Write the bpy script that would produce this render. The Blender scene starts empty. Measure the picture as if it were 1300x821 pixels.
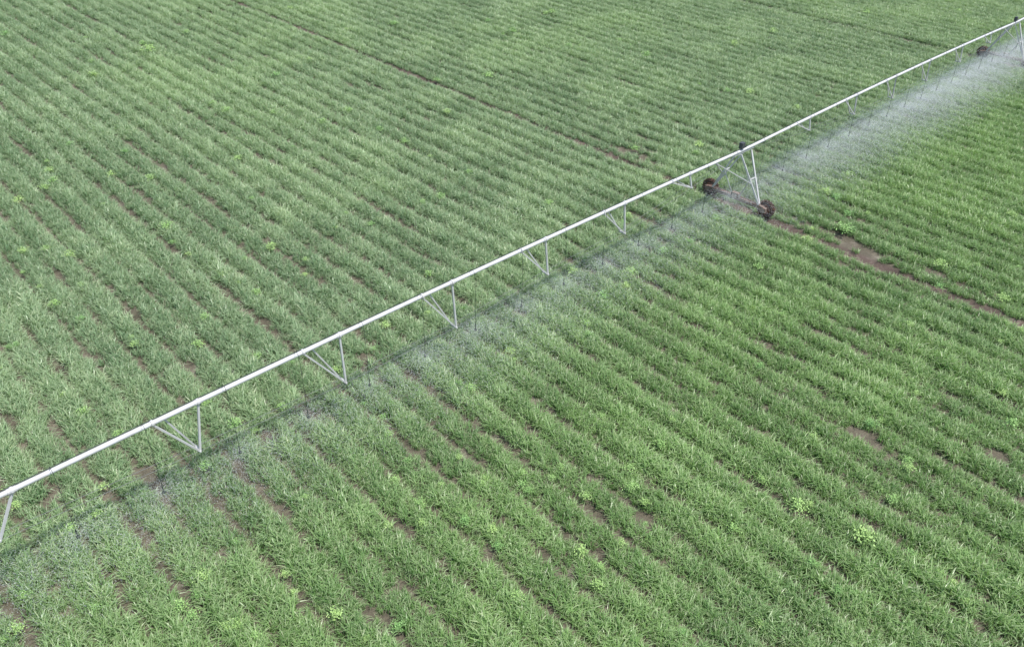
import bpy, math, random
import numpy as np
from mathutils import Vector, Matrix
random.seed(7); rng=np.random.default_rng(11)
scene=bpy.context.scene
# ------------------------------------------------------------------ camera
F=1071.0
p=Vector((1293,642,-F)).normalized()
r=Vector((-1250,730,-F)).normalized()
r=(r-p*p.dot(r)).normalized()
u=p.cross(r)
H=23.67
cd=bpy.data.cameras.new("camera"); cam=bpy.data.objects.new("camera",cd)
scene.collection.objects.link(cam)
M=Matrix((p,r,u)).to_4x4(); M.translation=Vector((0,0,H))
cam.matrix_world=M
cd.sensor_width=36; cd.lens=36*F/1300; cd.shift_y=-45.5/1300
cd.clip_start=0.1; cd.clip_end=6000
scene.camera=cam
def px2w(x,y,z=0.0):
    v=Vector((x-650,365-y,-F)); w=Vector((p.dot(v),r.dot(v),u.dot(v)))
    t=(z-H)/w.z
    return Vector((w.x*t,w.y*t,z))
vv=Vector((945-650,365-190,-F))*(50.3/F)
P7=Vector((p.dot(vv),r.dot(vv),H+u.dot(vv)))
XT,YP,ZP=P7
# ------------------------------------------------------------------ world, sun
sd=Vector((0.10,-0.36,0.92)).normalized()
w=bpy.data.worlds.new("World"); scene.world=w; w.use_nodes=True
nt=w.node_tree; bg=nt.nodes["Background"]
sk=nt.nodes.new("ShaderNodeTexSky"); sk.sky_type='NISHITA'; sk.sun_disc=False
sk.sun_elevation=math.asin(sd.z); sk.sun_rotation=math.atan2(sd.x,sd.y)
nt.links.new(sk.outputs[0],bg.inputs[0]); bg.inputs[1].default_value=0.15
sl=bpy.data.lights.new("sun","SUN"); sl.energy=5.0; sl.angle=math.radians(4.5); sl.color=(1,.965,.90)
so=bpy.data.objects.new("sun",sl); scene.collection.objects.link(so)
so.rotation_euler=sd.to_track_quat('Z','Y').to_euler(); so.location=(0,-40,90)
try:
    scene.view_settings.view_transform='Standard'; scene.view_settings.look='None'; scene.view_settings.exposure=0
except Exception as e: print(e)
# ------------------------------------------------------------------ material helpers
def newmat(n):
    m=bpy.data.materials.new(n); m.use_nodes=True
    return m,m.node_tree,m.node_tree.nodes["Principled BSDF"]
def N(nt,t,**k):
    n=nt.nodes.new(t)
    for a,b in k.items(): setattr(n,a,b)
    return n
def noise(nt,vec,scale,detail=4,rough=.55):
    n=N(nt,"ShaderNodeTexNoise"); n.inputs["Scale"].default_value=scale
    n.inputs["Detail"].default_value=detail; n.inputs["Roughness"].default_value=rough
    if vec is not None: nt.links.new(vec,n.inputs["Vector"])
    return n.outputs["Fac"]
def ramp(nt,fac,stops):
    n=N(nt,"ShaderNodeValToRGB"); cr=n.color_ramp
    while len(cr.elements)<len(stops): cr.elements.new(0.5)
    for e,(pos,c) in zip(cr.elements,stops):
        e.position=pos; e.color=c if len(c)==4 else (*c,1)
    nt.links.new(fac,n.inputs[0]); return n.outputs["Color"]
def mix(nt,fac,a,b,mode='MIX'):
    n=N(nt,"ShaderNodeMixRGB",blend_type=mode)
    for i,v in ((0,fac),(1,a),(2,b)):
        if isinstance(v,bpy.types.NodeSocket): nt.links.new(v,n.inputs[i])
        elif i==0: n.inputs[0].default_value=v
        else: n.inputs[i].default_value=(*v,1)
    return n.outputs[0]
def math_(nt,op,a,b=None,clamp=False):
    n=N(nt,"ShaderNodeMath",operation=op); n.use_clamp=clamp
    for i,v in ((0,a),(1,b)):
        if v is None: continue
        if isinstance(v,bpy.types.NodeSocket): nt.links.new(v,n.inputs[i])
        else: n.inputs[i].default_value=v
    return n.outputs[0]
def maprange(nt,v,a,b,c=0,d=1,sm=True):
    n=N(nt,"ShaderNodeMapRange"); n.interpolation_type='SMOOTHSTEP' if sm else 'LINEAR'
    nt.links.new(v,n.inputs[0])
    for i,x in zip((1,2,3,4),(a,b,c,d)): n.inputs[i].default_value=x
    return n.outputs[0]

def metal(name,base,dirt,rough=.45,metallic=0.0,amt=.5):
    m,t,b=newmat(name)
    g=N(t,"ShaderNodeNewGeometry").outputs["Position"]
    f=ramp(t,noise(t,g,2.3,6,.65),[(.45,(0,0,0)),(.72,(1,1,1))])
    f2=math_(t,'MULTIPLY',f,amt)
    t.links.new(mix(t,f2,base,dirt),b.inputs["Base Color"])
    b.inputs["Roughness"].default_value=rough; b.inputs["Metallic"].default_value=metallic
    return m
m_pipe=metal("painted_galvanised_pipe",(.64,.64,.66),(.38,.37,.36),.42,.0,.5)
m_strut=metal("galvanised_strut",(.58,.58,.59),(.36,.34,.32),.45,.0,.5)
m_rod=metal("truss_rod_steel",(.22,.23,.22),(.15,.14,.13),.5,.2)
m_rust=metal("muddy_beam",(.22,.15,.12),(.11,.07,.055),.8,.0,.9)
m_tyre=metal("tyre_rubber",(.050,.027,.020),(.17,.085,.055),.9,0,.9)
m_rim=metal("wheel_rim",(.32,.13,.09),(.15,.07,.05),.7,0,.8)
m_hose=metal("hose_plastic",(.04,.055,.045),(.07,.08,.06),.6)
m_box=metal("control_box_paint",(.07,.075,.085),(.04,.04,.04),.5)

# ------------------------------------------------------------------ mesh accumulator
class Acc:
    def __init__(s): s.v=[]; s.f=[]
    def tube(s,a,b,ra,rb=None,n=8,roll=0.0,caps=True):
        a=Vector(a); b=Vector(b); rb=ra if rb is None else rb
        d=(b-a).normalized(); up=Vector((0,0,1)) if abs(d.z)<.9 else Vector((0,1,0))
        e1=d.cross(up).normalized(); e2=e1.cross(d)
        o=len(s.v)
        for c,rr in ((a,ra),(b,rb)):
            for i in range(n):
                t=roll+2*math.pi*i/n; s.v.append(c+(e1*math.cos(t)+e2*math.sin(t))*rr)
        for i in range(n):
            j=(i+1)%n; s.f.append((o+i,o+j,o+n+j,o+n+i))
        if caps: s.f.append(tuple(o+i for i in reversed(range(n)))); s.f.append(tuple(o+n+i for i in range(n)))
    def beam(s,a,b,r): s.tube(a,b,r*1.2,None,4,math.pi/4)
    def box(s,c,sx,sy,sz,R=None):
        o=len(s.v); c=Vector(c)
        for x in(-1,1):
            for y in(-1,1):
                for z in(-1,1):
                    q=Vector((x*sx/2,y*sy/2,z*sz/2))
                    if R is not None: q=R@q
                    s.v.append(c+q)
        for f in((0,1,3,2),(4,6,7,5),(0,4,5,1),(2,3,7,6),(0,2,6,4),(1,5,7,3)): s.f.append(tuple(o+i for i in f))
    def revolve(s,c,prof,n=28):   # axis X
        o=len(s.v); c=Vector(c); k=len(prof)
        for i in range(n):
            t=2*math.pi*i/n
            for (x,rr) in prof: s.v.append(c+Vector((x,rr*math.cos(t),rr*math.sin(t))))
        for i in range(n):
            j=(i+1)%n
            for q in range(k):
                q2=(q+1)%k
                s.f.append((o+i*k+q,o+i*k+q2,o+j*k+q2,o+j*k+q))
    def obj(s,name,mat,parent=None,smooth=False):
        me=bpy.data.meshes.new(name); me.from_pydata([tuple(v) for v in s.v],[],s.f); me.update()
        me.materials.append(mat)
        if smooth:
            for q in me.polygons: q.use_smooth=len(q.vertices)==4
        ob=bpy.data.objects.new(name,me); scene.collection.objects.link(ob)
        if parent: ob.parent=parent
        return ob

# ------------------------------------------------------------------ irrigation machine
root=bpy.data.objects.new("center_pivot_irrigation_machine",None); scene.collection.objects.link(root)
towers=[-46.6,0.0,44.6,89.5]
left=[(-5.5,.85,.15),(-11.2,1.75,.1),(-17.07,1.95,.15),(-22.9,2.35,.1),(-28.7,2.3,0),(-34.6,2.0,-.35),(-40.7,1.5,-.8)]
right=[(7.65,.85,0),(14.0,1.4,0),(20.1,1.65,0),(26.0,1.6,0),(32.4,1.35,0),(38.6,.85,0)]
far=[(52.2,.85,0),(58.4,1.4,0),(64.5,1.65,0),(70.6,1.6,0),(76.8,1.35,0),(83,.85,0)]
R0=.088
def sag(t):   # slight arch between towers
    for a,b in zip([-100]+towers,towers+[140]):
        if a<=t<=b:
            k=(t-a)/(b-a); return .22*4*k*(1-k)*(1 if (b-a)<60 else 0)
    return 0
def pp(t,dy=0,dz=0): return Vector((XT+t,YP+dy,ZP+sag(t)+dz))
pipe=Acc(); ts=list(np.arange(-75,112,2.0))
for a,b in zip(ts[:-1],ts[1:]): pipe.tube(pp(a),pp(b),R0,None,14,0,False)
fl=Acc()
for st in (left,right,far):
    for (t,d,o) in st:
        for q in (-1.65,0): fl.tube(pp(t+q-.04),pp(t+q+.04),R0*1.45,None,12)
        fl.tube(pp(t-.14),pp(t+.14),R0*1.2,None,12)
pipe.obj("pipeline",m_pipe,root,True); fl.obj("pipe_flanges",m_strut,root)
cb=Acc()
for a,b in zip(ts[:-1],ts[1:]): cb.tube(pp(a,.05,R0+.02),pp(b,.05,R0+.02),.018,None,5,0,False)
cb.obj("power_cable",m_hose,root)
tr=Acc(); rod=Acc()
def dospan(sts,ta,tb):
    sts=sorted(sts); nodes=[]
    for (t,d,o) in sts:
        top=pp(t,-.02,-R0*.6)
        bn=pp(t+o,-.16,-d); bf=pp(t+o,.16,-d)
        tr.beam(top,bn,.042); tr.beam(pp(t-1.65,-.04,-R0*.5),bn,.036)
        tr.beam(pp(t-1.25,.05,-R0*.5),bf,.034)
        tr.beam(bn+Vector((0,-.06,0)),bf+Vector((0,.06,0)),.04)
        nodes.append((bn,bf))
    A=(pp(ta,-.1,-.12),pp(ta,.1,-.12)); B=(pp(tb,-.1,-.12),pp(tb,.1,-.12))
    seq=[A]+nodes+[B]
    for s0,s1 in zip(seq[:-1],seq[1:]):
        for k in (0,1): rod.tube(s0[k],s1[k],.009,None,5)
dospan(left,towers[0]+1,towers[1]-1); dospan(right,towers[1]+1,towers[2]-1); dospan(far,towers[2]+1,towers[3]-1)
tr.obj("truss_struts",m_strut,root); rod.obj("truss_rods",m_rod,root)
# towers
legs=Acc(); base=Acc(); tyre=Acc(); rim=Acc(); box=Acc(); gear=Acc()
WB=2.0; HR=.58
for T in towers:
    cx=XT+T
    base.beam((cx,YP-WB,HR+.12),(cx,YP+WB,HR+.12),.12)
    for s in(-1,1):
        foot=Vector((cx,YP+s*(WB-.35),HR+.24))
        for k in(-1,1):
            top=pp(T+k*.55,s*.16,-.12)
            legs.beam(foot+Vector((k*.05,0,0)),top,.05)
        a=foot.lerp(pp(T-.55,s*.16,-.12),.5); b=foot.lerp(pp(T+.55,s*.16,-.12),.5)
        legs.beam(a,b,.03)
        legs.beam(Vector((cx,YP+s*.25,HR+.24)),a,.026)
        legs.beam(foot.lerp(pp(T-.55,s*.16,-.12),.42),pp(T-2.9,s*.05,-.1),.032)
        wy=YP+s*WB; wc=Vector((cx+.30,wy,HR))
        Wd=.15
        tyre.revolve(wc,[(-Wd*.8,.32),(-Wd,.40),(-Wd,.47),(-Wd*.7,.52),(Wd*.7,.52),(Wd,.47),(Wd,.40),(Wd*.8,.32)],36)
        for i in range(20):
            t=2*math.pi*i/20
            for q in(-1,1):
                tt=t+(.0 if q<0 else .157)
                Rm=Matrix.Rotation(tt,3,'X')@Matrix.Rotation(q*.5,3,'Z')
                c=wc+Matrix.Rotation(tt,3,'X')@Vector((q*Wd*.48,0,.53))
                tyre.box(c,Wd*1.0,.055,.06,Rm)
        rim.revolve(wc,[(-Wd*.6,.325),(-.04,.28),(-.04,.06),(.04,.06),(.04,.28),(Wd*.6,.325)],24)
        rim.tube(wc+Vector((-.22,0,0)),wc+Vector((.09,0,0)),.09,None,12)
        gear.box(wc+Vector((-.30,0,.02)),.22,.34,.30)
    gear.box((cx+.02,YP,HR+.32),.26,.5,.24); gear.tube((cx,YP-WB+.2,HR+.30),(cx,YP+WB-.2,HR+.30),.02,None,6)
    box.box(pp(T-.35,0,.36),.30,.24,.36); box.tube(pp(T-.35,0,.05),pp(T-.35,0,.2),.03,None,6)
    box.tube(pp(T+.12,0,R0),pp(T+.12,0,.30),.04,.02,8)
    legs.beam(pp(T-1.05,0,-.13),pp(T+1.05,0,-.13),.05)
legs.obj("tower_legs",m_strut,root); base.obj("tower_base_beams",m_rust,root)
tyre.obj("tyres",m_tyre,root,True); rim.obj("wheel_rims",m_rim,root); box.obj("control_boxes",m_box,root); gear.obj("gearboxes",m_rust,root)
# drop hoses with sprinkler heads
ho=Acc(); hd=Acc(); sprinks=[]
t=-72
while t<108:
    if min(abs(t-x) for x in towers)>.9:
        top=pp(t,0,R0)
        y1=-.32
        pts=[top,pp(t,-.06,R0+.16),pp(t,-.2,R0+.2),pp(t,y1,R0+.05),Vector((XT+t+.02,YP+y1-.03,ZP-1.0)),Vector((XT+t+.05,YP+y1-.02,1.55))]
        for a,b in zip(pts[:-1],pts[1:]): ho.tube(a,b,.009,None,5,0,False)
        e=pts[-1]; hd.tube(e,e-Vector((0,0,.28)),.020,.020,8); hd.tube(e-Vector((0,0,.28)),e-Vector((0,0,.31)),.03,.06,10); hd.tube(e-Vector((0,0,.36)),e-Vector((0,0,.375)),.06,.06,10)
        hd.tube(e-Vector((0,0,.31)),e-Vector((0,0,.36)),.01,.01,6)
        sprinks.append((t,e-Vector((0,0,.33))))
    t+=2.95
ho.obj("drop_hoses",m_hose,root); hd.obj("sprinkler_heads",m_hose,root)

# ------------------------------------------------------------------ ground
PITCH=1.4; X0=XT
tracks=[XT+T for T in towers]
xs=list(np.arange(-30,160,.2)); xs=[-2500,-600,-120]+xs+[240,800,3000]
ys=[-2500,-300,-40,0,20,40,60,80,100,140,400,3000]
def gz(x):
    if x<-30 or x>160: return -.06
    k=abs(((x-X0)/PITCH+.5)%1-.5)*PITCH
    z=-.09*math.exp(-(k/.22)**2)
    d=min(abs(x-q) for q in tracks)
    z-=.07*math.exp(-(d/.25)**4)
    return z
gv=[];gf=[]
for x in xs:
    for y in ys: gv.append((x,y,gz(x)))
ny=len(ys)
for i in range(len(xs)-1):
    for j in range(ny-1): gf.append((i*ny+j,(i+1)*ny+j,(i+1)*ny+j+1,i*ny+j+1))
me=bpy.data.meshes.new("ground"); me.from_pydata(gv,[],gf); me.update()
for q in me.polygons: q.use_smooth=True
gob=bpy.data.objects.new("ground",me); scene.collection.objects.link(gob)
m,t,b=newmat("field_soil"); me.materials.append(m)
pos=N(t,"ShaderNodeNewGeometry").outputs["Position"]; sp=N(t,"ShaderNodeSeparateXYZ"); t.links.new(pos,sp.inputs[0])
soil=ramp(t,noise(t,pos,.9,6,.65),[(.3,(.085,.075,.050)),(.55,(.15,.130,.095)),(.75,(.28,.245,.20))])
soil=mix(t,.6,soil,ramp(t,noise(t,pos,14,4,.7),[(.3,(.35,.35,.35)),(.7,(1.3,1.3,1.3))]),'MULTIPLY')
mx=None
for q in tracks:
    d=math_(t,'ABSOLUTE',math_(t,'SUBTRACT',sp.outputs[0],q))
    f=maprange(t,d,.3,.8,1,0); mx=f if mx is None else math_(t,'MAXIMUM',mx,f)
mud=ramp(t,noise(t,pos,.55,6,.7),[(.35,(.060,.042,.034)),(.56,(.13,.095,.078)),(.70,(.32,.27,.235))])
col=mix(t,mx,soil,mud)
fx=math_(t,'MAXIMUM',maprange(t,sp.outputs[0],128,150),maprange(t,sp.outputs[1],112,135))
fx=math_(t,'MAXIMUM',fx,maprange(t,sp.outputs[0],-14,-22)); fx=math_(t,'MAXIMUM',fx,maprange(t,sp.outputs[1],-12,-20))
grn=ramp(t,noise(t,pos,3.0,6,.7),[(.3,(.045,.09,.04)),(.7,(.13,.22,.11))])
t.links.new(mix(t,fx,col,grn),b.inputs["Base Color"]); b.inputs["Roughness"].default_value=.95
bm=N(t,"ShaderNodeBump"); bm.inputs["Strength"].default_value=.8; bm.inputs["Distance"].default_value=.08
t.links.new(noise(t,pos,9,4,.7),bm.inputs["Height"]); t.links.new(bm.outputs[0],b.inputs["Normal"])

# ------------------------------------------------------------------ crop plants
def blades(nb,L0,L1,wid,lean0,lean1,sx,sy,seed,zbase=-.05):
    rg=random.Random(seed); v=[];f=[];cv=[]
    for k in range(nb):
        a=rg.uniform(0,2*math.pi); L=rg.uniform(L0,L1); le=rg.uniform(lean0,lean1); W=wid*rg.uniform(.7,1.2)
        bx,by=rg.gauss(0,sx),rg.uniform(-sy,sy)
        dx,dy=math.cos(a),math.sin(a); tw=rg.uniform(-.8,.8); sxn,syn=-math.sin(a+tw),math.cos(a+tw)
        x,y,z=bx,by,zbase; o=len(v); th=rg.uniform(.05,.35)*le
        segs=3; br=rg.random()
        for i in range(segs+1):
            q=i/segs; ww=W*(.75,1.0,.75,0)[i]*.5
            if i<segs: v+= [(x-sxn*ww,y-syn*ww,z),(x+sxn*ww,y+syn*ww,z+ww*.3)]; cv+=[(br,q,0,1)]*2
            else: v.append((x,y,z)); cv.append((br,1,0,1))
            st=L/segs; x+=dx*math.sin(th)*st; y+=dy*math.sin(th)*st; z+=math.cos(th)*st
            th+=le*.55
        for i in range(segs-1):
            q=o+2*i; f.append((q,q+1,q+3,q+2))
        q=o+2*(segs-1); f.append((q,q+1,q+2))
    return v,f,cv
m_leaf,t,b=newmat("crop_leaf")
at=N(t,"ShaderNodeAttribute",attribute_type='INSTANCER',attribute_name="tint")
aw=N(t,"ShaderNodeAttribute",attribute_type='INSTANCER',attribute_name="wet")
bl=N(t,"ShaderNodeAttribute",attribute_type='GEOMETRY',attribute_name="blade"); bs=N(t,"ShaderNodeSeparateColor"); t.links.new(bl.outputs["Color"],bs.inputs[0])
cA=mix(t,at.outputs["Fac"],(.195,.320,.165),(.400,.530,.320))
cB=mix(t,at.outputs["Fac"],(.125,.265,.065),(.290,.460,.165))
c=mix(t,aw.outputs["Fac"],cA,cB)
pale=math_(t,'ADD',maprange(t,bs.outputs[0],.66,1.0,0,.60),maprange(t,bs.outputs[1],.5,1.0,0,.25))
c=mix(t,pale,c,(.58,.63,.41))
t.links.new(c,b.inputs["Base Color"]); b.inputs["Roughness"].default_value=.38
try: b.inputs["Specular IOR Level"].default_value=.6
except: pass
tl=N(t,"ShaderNodeBsdfTranslucent"); t.links.new(mix(t,1,c,(1.1,1.2,.65),'MULTIPLY'),tl.inputs[0])
ms=N(t,"ShaderNodeMixShader"); ms.inputs[0].default_value=.30
out=[n for n in t.nodes if n.type=='OUTPUT_MATERIAL'][0]
t.links.new(b.outputs[0],ms.inputs[1]); t.links.new(tl.outputs[0],ms.inputs[2]); t.links.new(ms.outputs[0],out.inputs[0])
protos=bpy.data.collections.new("crop_clump_variants")
for k in range(14):
    v,f,cv=blades(52,.36,.62,.026,.4,1.5,.07,.26,100+k)
    me=bpy.data.meshes.new("clump"); me.from_pydata(v,[],f); me.materials.append(m_leaf); me.update()
    ca=me.attributes.new("blade",'FLOAT_COLOR','POINT'); ca.data.foreach_set("color",np.array(cv,dtype=np.float32).ravel())
    protos.objects.link(bpy.data.objects.new("crop_clump_%02d"%k,me))
def vnoise(x,y,s,seed):
    g=np.random.default_rng(seed).random((512,512))
    X=x/s+200;Y=y/s+200; i=np.floor(X).astype(int);j=np.floor(Y).astype(int);a=X-i;bb=Y-j
    a=a*a*(3-2*a);bb=bb*bb*(3-2*bb); i%=511;j%=511
    return (g[i,j]*(1-a)*(1-bb)+g[i+1,j]*a*(1-bb)+g[i,j+1]*(1-a)*bb+g[i+1,j+1]*a*bb)
def project(x,y):
    P=np.stack([x,y,np.full_like(x,-H)],1)
    c=P@np.array([list(p),list(r),list(u)])
    d=-c[:,2]; return 650+F*c[:,0]/d,365-F*c[:,1]/d,d
offs=[.20,.45,.70,.95,1.20]
rows=[]
for k in range(-46,78):
    for o in offs: rows.append(X0+k*PITCH+o)
rows=np.array(rows); yy=np.arange(-16,125,.42)
GX,GY=np.meshgrid(rows,yy); gx=GX.ravel();gy=GY.ravel()+ (rng.random(GX.size)-.5)*.30
bed=np.floor((gx-X0)/PITCH)
fd=np.abs(((gx-X0)/PITCH+.5)%1-.5)*PITCH
fi=np.round((gx-X0)/PITCH)
td0=np.min(np.abs(gx[:,None]-np.array(tracks)[None,:]),1)
wander=.16*(vnoise(bed*11.3,gy,3.5,77)-.5)*np.clip(td0/1.5,0,1)
gx=gx+rng.normal(0,.035,gx.size)+wander
px,py,dd=project(gx,gy)
k=(dd>3)&(px>-230)&(px<1530)&(py>-90)&(py<1000)&(gx>-16)&(gx<132)
gx,gy,fd,fi=gx[k],gy[k],fd[k],fi[k]
edge=np.clip((fd-.15)/.28,0,1)
n1=vnoise(gx,gy,3.1,1);n2=vnoise(gx,gy,.8,2);n3=vnoise(gx,gy*.35,1.1,3);n4=vnoise(gx,gy,14,4);n5=vnoise(gx,gy,1.5,5)
fur=vnoise(fi*7.3,gy*.55,1.0,9)
furrow=vnoise(fi*5.1,gy*.02,1.0,19)
isedge=(fd<.30)
dens=1.0-np.where(isedge,np.clip(-.68+1.05*fur+.50*furrow,0,.75),0)-.6*np.clip(n2+.5*n1-1.25,0,1)*2.2
nearside=1/(1+np.exp((gy-YP)/3))
td=np.min(np.abs(gx[:,None]-np.array(tracks)[None,:]),1)
tw=.32+.18*vnoise(gx*0,gy,2.5,21)*(.6+1.1*nearside)
dens=np.where(td<tw,.05,dens)
for (ax,ay,rad) in [(395,530,.42),(465,460,.42),(690,712,.35),(1095,552,.45),(815,665,.3),(182,676,.35),(1262,575,.35),(1088,322,1.0),(1065,300,.55),(1175,345,.55),(340,552,.3),(437,500,.35),(105,640,.35),(1190,655,.25),(290,712,.3),(190,600,.3),(60,655,.3),(1000,290,.6),(800,195,.6),(820,208,.5)]:
    q=px2w(ax,ay); dd2=np.sqrt((gx-q.x)**2+((gy-q.y)/1.9)**2)/rad+ (n2-.5)*.8
    dens=np.where(dd2<1,dens*.12,dens)
keep=rng.random(gx.size)<dens
gx,gy,fd,edge,n1,n2,n3,n4,n5,nearside,td=[a[keep] for a in (gx,gy,fd,edge,n1,n2,n3,n4,n5,nearside,td)]
scl=(.76+.36*edge+.32*(n1-.5)+.28*(n3-.5)+.25*(n5-.5))*rng.uniform(.8,1.2,gx.size)
scl*=np.where(td<.8,.8,1)
n6=vnoise(gx,gy,.5,31)
tint=np.clip(.45+.6*(n1-.5)+.45*(n4-.5)+rng.normal(0,.20,gx.size)+.55*(n6-.5)+.35*(n5-.5),0,1)
wet=np.clip(.06+.80*nearside+.45*(n4-.5)+.2*(n1-.5),0,1)
cnt=gx.size; print("crop clumps",cnt)
gzv=-.09*np.exp(-(fd/.22)**2)
def point_object(name,X,Y,Z,scale,tint,wet,coll,free=True):
    me=bpy.data.meshes.new(name); n=len(X); me.vertices.add(n)
    me.vertices.foreach_set("co",np.stack([X,Y,Z],1).astype(np.float32).ravel())
    def fa(nm,a):
        A=me.attributes.new(nm,'FLOAT','POINT'); A.data.foreach_set("value",np.asarray(a,dtype=np.float32))
    rz=rng.uniform(0,6.283,n) if free else rng.integers(0,2,n)*math.pi+rng.normal(0,.22,n)
    fa("scl",scale);fa("tint",tint);fa("wet",wet);fa("rotz",rz); fa("tilt",rng.normal(0,.12,n))
    me.update()
    ob=bpy.data.objects.new(name,me); scene.collection.objects.link(ob)
    ng=bpy.data.node_groups.new(name+"_scatter","GeometryNodeTree")
    ng.interface.new_socket("Geometry",in_out='INPUT',socket_type='NodeSocketGeometry')
    ng.interface.new_socket("Geometry",in_out='OUTPUT',socket_type='NodeSocketGeometry')
    gi=ng.nodes.new("NodeGroupInput");go=ng.nodes.new("NodeGroupOutput")
    iop=ng.nodes.new("GeometryNodeInstanceOnPoints"); ci=ng.nodes.new("GeometryNodeCollectionInfo")
    ci.inputs["Collection"].default_value=coll; ci.inputs["Separate Children"].default_value=True; ci.inputs["Reset Children"].default_value=True
    iop.inputs["Pick Instance"].default_value=True
    def na(nm):
        a=ng.nodes.new("GeometryNodeInputNamedAttribute"); a.data_type='FLOAT'; a.inputs["Name"].default_value=nm; return a.outputs[0]
    cx=ng.nodes.new("ShaderNodeCombineXYZ"); ng.links.new(na("tilt"),cx.inputs[1]); ng.links.new(na("rotz"),cx.inputs[2])
    ri=ng.nodes.new("FunctionNodeRandomValue"); ri.data_type='INT'; ri.inputs[4].default_value=0; ri.inputs[5].default_value=len(coll.objects)-1
    L=ng.links.new
    L(gi.outputs[0],iop.inputs["Points"]); L(ci.outputs[0],iop.inputs["Instance"]); L(ri.outputs[2],iop.inputs["Instance Index"])
    L(cx.outputs[0],iop.inputs["Rotation"]); L(na("scl"),iop.inputs["Scale"]); L(iop.outputs[0],go.inputs[0])
    md=ob.modifiers.new("scatter","NODES"); md.node_group=ng
    return ob
point_object("crop_plants",gx,gy,gzv,scl,tint,wet,protos,False)

# ------------------------------------------------------------------ weeds
m_weed,t,b=newmat("weed_leaf")
at=N(t,"ShaderNodeAttribute",attribute_type='INSTANCER',attribute_name="tint")
c=mix(t,at.outputs["Fac"],(.22,.42,.13),(.42,.60,.20)); t.links.new(c,b.inputs["Base Color"]); b.inputs["Roughness"].default_value=.55
wc_=bpy.data.collections.new("weed_variants")
for k in range(5):
    rg=random.Random(k+50); v=[];f=[]
    for i in range(190):
        a=rg.uniform(0,6.283); e=rg.uniform(.1,1.4); R=rg.uniform(.1,.5)
        c0=Vector((math.cos(a)*math.cos(e),math.sin(a)*math.cos(e),math.sin(e)*.8))*R+Vector((0,0,.08))
        n=Vector((rg.gauss(0,1),rg.gauss(0,1),1.5)).normalized(); e1=n.orthogonal().normalized(); e1.rotate(Matrix.Rotation(rg.uniform(0,6.28),3,n)); e2=n.cross(e1); s=rg.uniform(.03,.07)
        o=len(v); v+=[tuple(c0-e1*s),tuple(c0+e2*s*.45),tuple(c0+e1*s),tuple(c0-e2*s*.45)]; f.append((o,o+1,o+2,o+3))
    me=bpy.data.meshes.new("weed"); me.from_pydata(v,[],f); me.materials.append(m_weed); me.update()
    wc_.objects.link(bpy.data.objects.new("weed_plant_%d"%k,me))
wp=[(190,70,1.6),(620,102,1.3),(1095,688,1.1),(800,352,.9),(1070,298,1.4),(1010,652,1.0),(650,45,1.2),(352,100,1),(500,35,1.2),(725,350,.8),(840,325,.8),(765,382,.9),(300,545,.8),(1030,560,.6),(820,75,1.2),(930,60,1.1),(1190,370,.8),(1270,385,.9),(700,20,1.2),(980,45,1.2),(120,100,1),(410,160,.9),(1150,600,.7),(800,625,.8),(1280,545,.9),(90,330,.8),(560,255,.8),(1100,20,1.2)]
W=[px2w(a,b_) for a,b_,_ in wp]; ws=[s*.95 for _,_,s in wp]
for i in range(230):
    a,b_=rng.uniform(-50,1350),rng.uniform(-20,820); W.append(px2w(a,b_)); ws.append(rng.uniform(.4,.95) if b_<350 else rng.uniform(.35,.7))
Wx=np.array([q.x for q in W]);Wy=np.array([q.y for q in W])
point_object("weed_plants",Wx,Wy,np.full(len(W),.20),np.array(ws),rng.random(len(W)),rng.random(len(W)),wc_)

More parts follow.
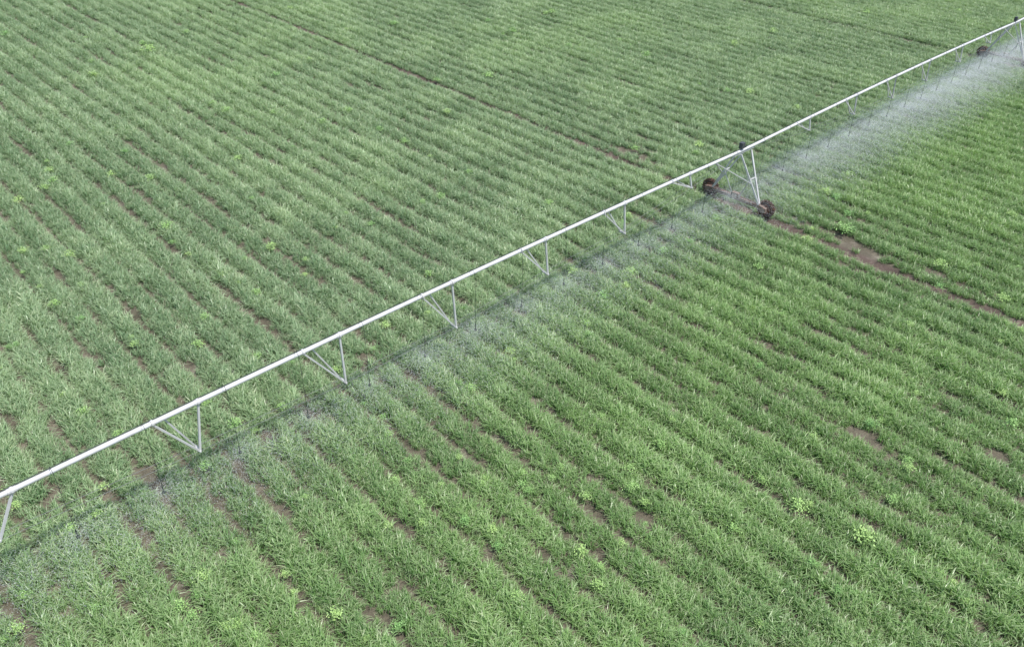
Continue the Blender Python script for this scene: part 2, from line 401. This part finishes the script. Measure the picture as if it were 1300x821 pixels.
# ------------------------------------------------------------------ water spray (droplets thrown by each sprinkler)
sroot=bpy.data.objects.new("water_spray",None); scene.collection.objects.link(sroot)
m_w,t,b=newmat("water_droplets")
b.inputs["Base Color"].default_value=(.86,.88,.91,1); b.inputs["Roughness"].default_value=.35
tl=N(t,"ShaderNodeBsdfTranslucent"); tl.inputs[0].default_value=(.88,.9,.92,1)
ms=N(t,"ShaderNodeMixShader"); ms.inputs[0].default_value=.5
out=[n for n in t.nodes if n.type=='OUTPUT_MATERIAL'][0]
t.links.new(b.outputs[0],ms.inputs[1]); t.links.new(tl.outputs[0],ms.inputs[2]); t.links.new(ms.outputs[0],out.inputs[0])
def spray_mesh(n,seed,wid,rad):
    rg=np.random.default_rng(seed)
    nj=22
    az=rg.integers(0,nj,n)*2*np.pi/nj+rg.normal(0,.04,n)
    mist=rg.random(n)<.74
    az=np.where(mist,rg.uniform(0,2*np.pi,n),az)
    s=rg.random(n)**.75; spd=np.where(mist,rg.uniform(.3,1.2,n),rg.uniform(.9,1.05,n))
    R=rad*s*spd
    z=.75*s-1.85*s*s*np.where(mist,rg.uniform(.2,1.1,n),1)
    z=z+np.where(mist,rg.normal(0,.25,n),0)
    X=np.cos(az)*R+.6*s*s; Y=np.sin(az)*R-1.1*s*s
    z=np.clip(z,-1.15,1.2)
    dx=np.cos(az)*rad*spd+1.2*s; dy=np.sin(az)*rad*spd-2.2*s; dz=.75-3.7*s
    D=np.stack([dx,dy,dz],1); D/=np.linalg.norm(D,axis=1)[:,None]
    rv=rg.normal(0,1,(n,3)); S=np.cross(D,rv); S/=np.linalg.norm(S,axis=1)[:,None]
    C=np.stack([X,Y,z],1); L=rg.uniform(.015,.05,n)[:,None]; Wd=(wid*rg.uniform(.6,1.3,n))[:,None]
    V=np.stack([C-D*L,C+S*Wd,C+D*L,C-S*Wd],1).reshape(-1,3)
    me=bpy.data.meshes.new("spray_droplets"); me.vertices.add(4*n); me.vertices.foreach_set("co",V.astype(np.float32).ravel())
    me.loops.add(4*n); me.loops.foreach_set("vertex_index",np.arange(4*n,dtype=np.int32))
    me.polygons.add(n); me.polygons.foreach_set("loop_start",np.arange(0,4*n,4,dtype=np.int32)); me.polygons.foreach_set("loop_total",np.full(n,4,dtype=np.int32))
    me.update(calc_edges=True); me.materials.append(m_w); return me
levels=[[spray_mesh(n,60+i*3+j,.0030,rd) for j in range(2)] for i,(n,rd) in enumerate(((6000,2.8),(9500,3.0),(14000,3.3),(24000,3.4),(34000,3.4)))]
for i,(t_,e) in enumerate(sprinks):
    if t_<-52 or t_>100: continue
    lev=0 if t_<-27 else 1 if t_<-4 else 2 if t_<6 else 3 if t_<22 else 4
    o=bpy.data.objects.new("sprinkler_plume_%02d"%i,levels[lev][i%2]); scene.collection.objects.link(o)
    o.location=e; o.rotation_euler=(0,0,random.uniform(-.1,.1)); o.parent=sroot
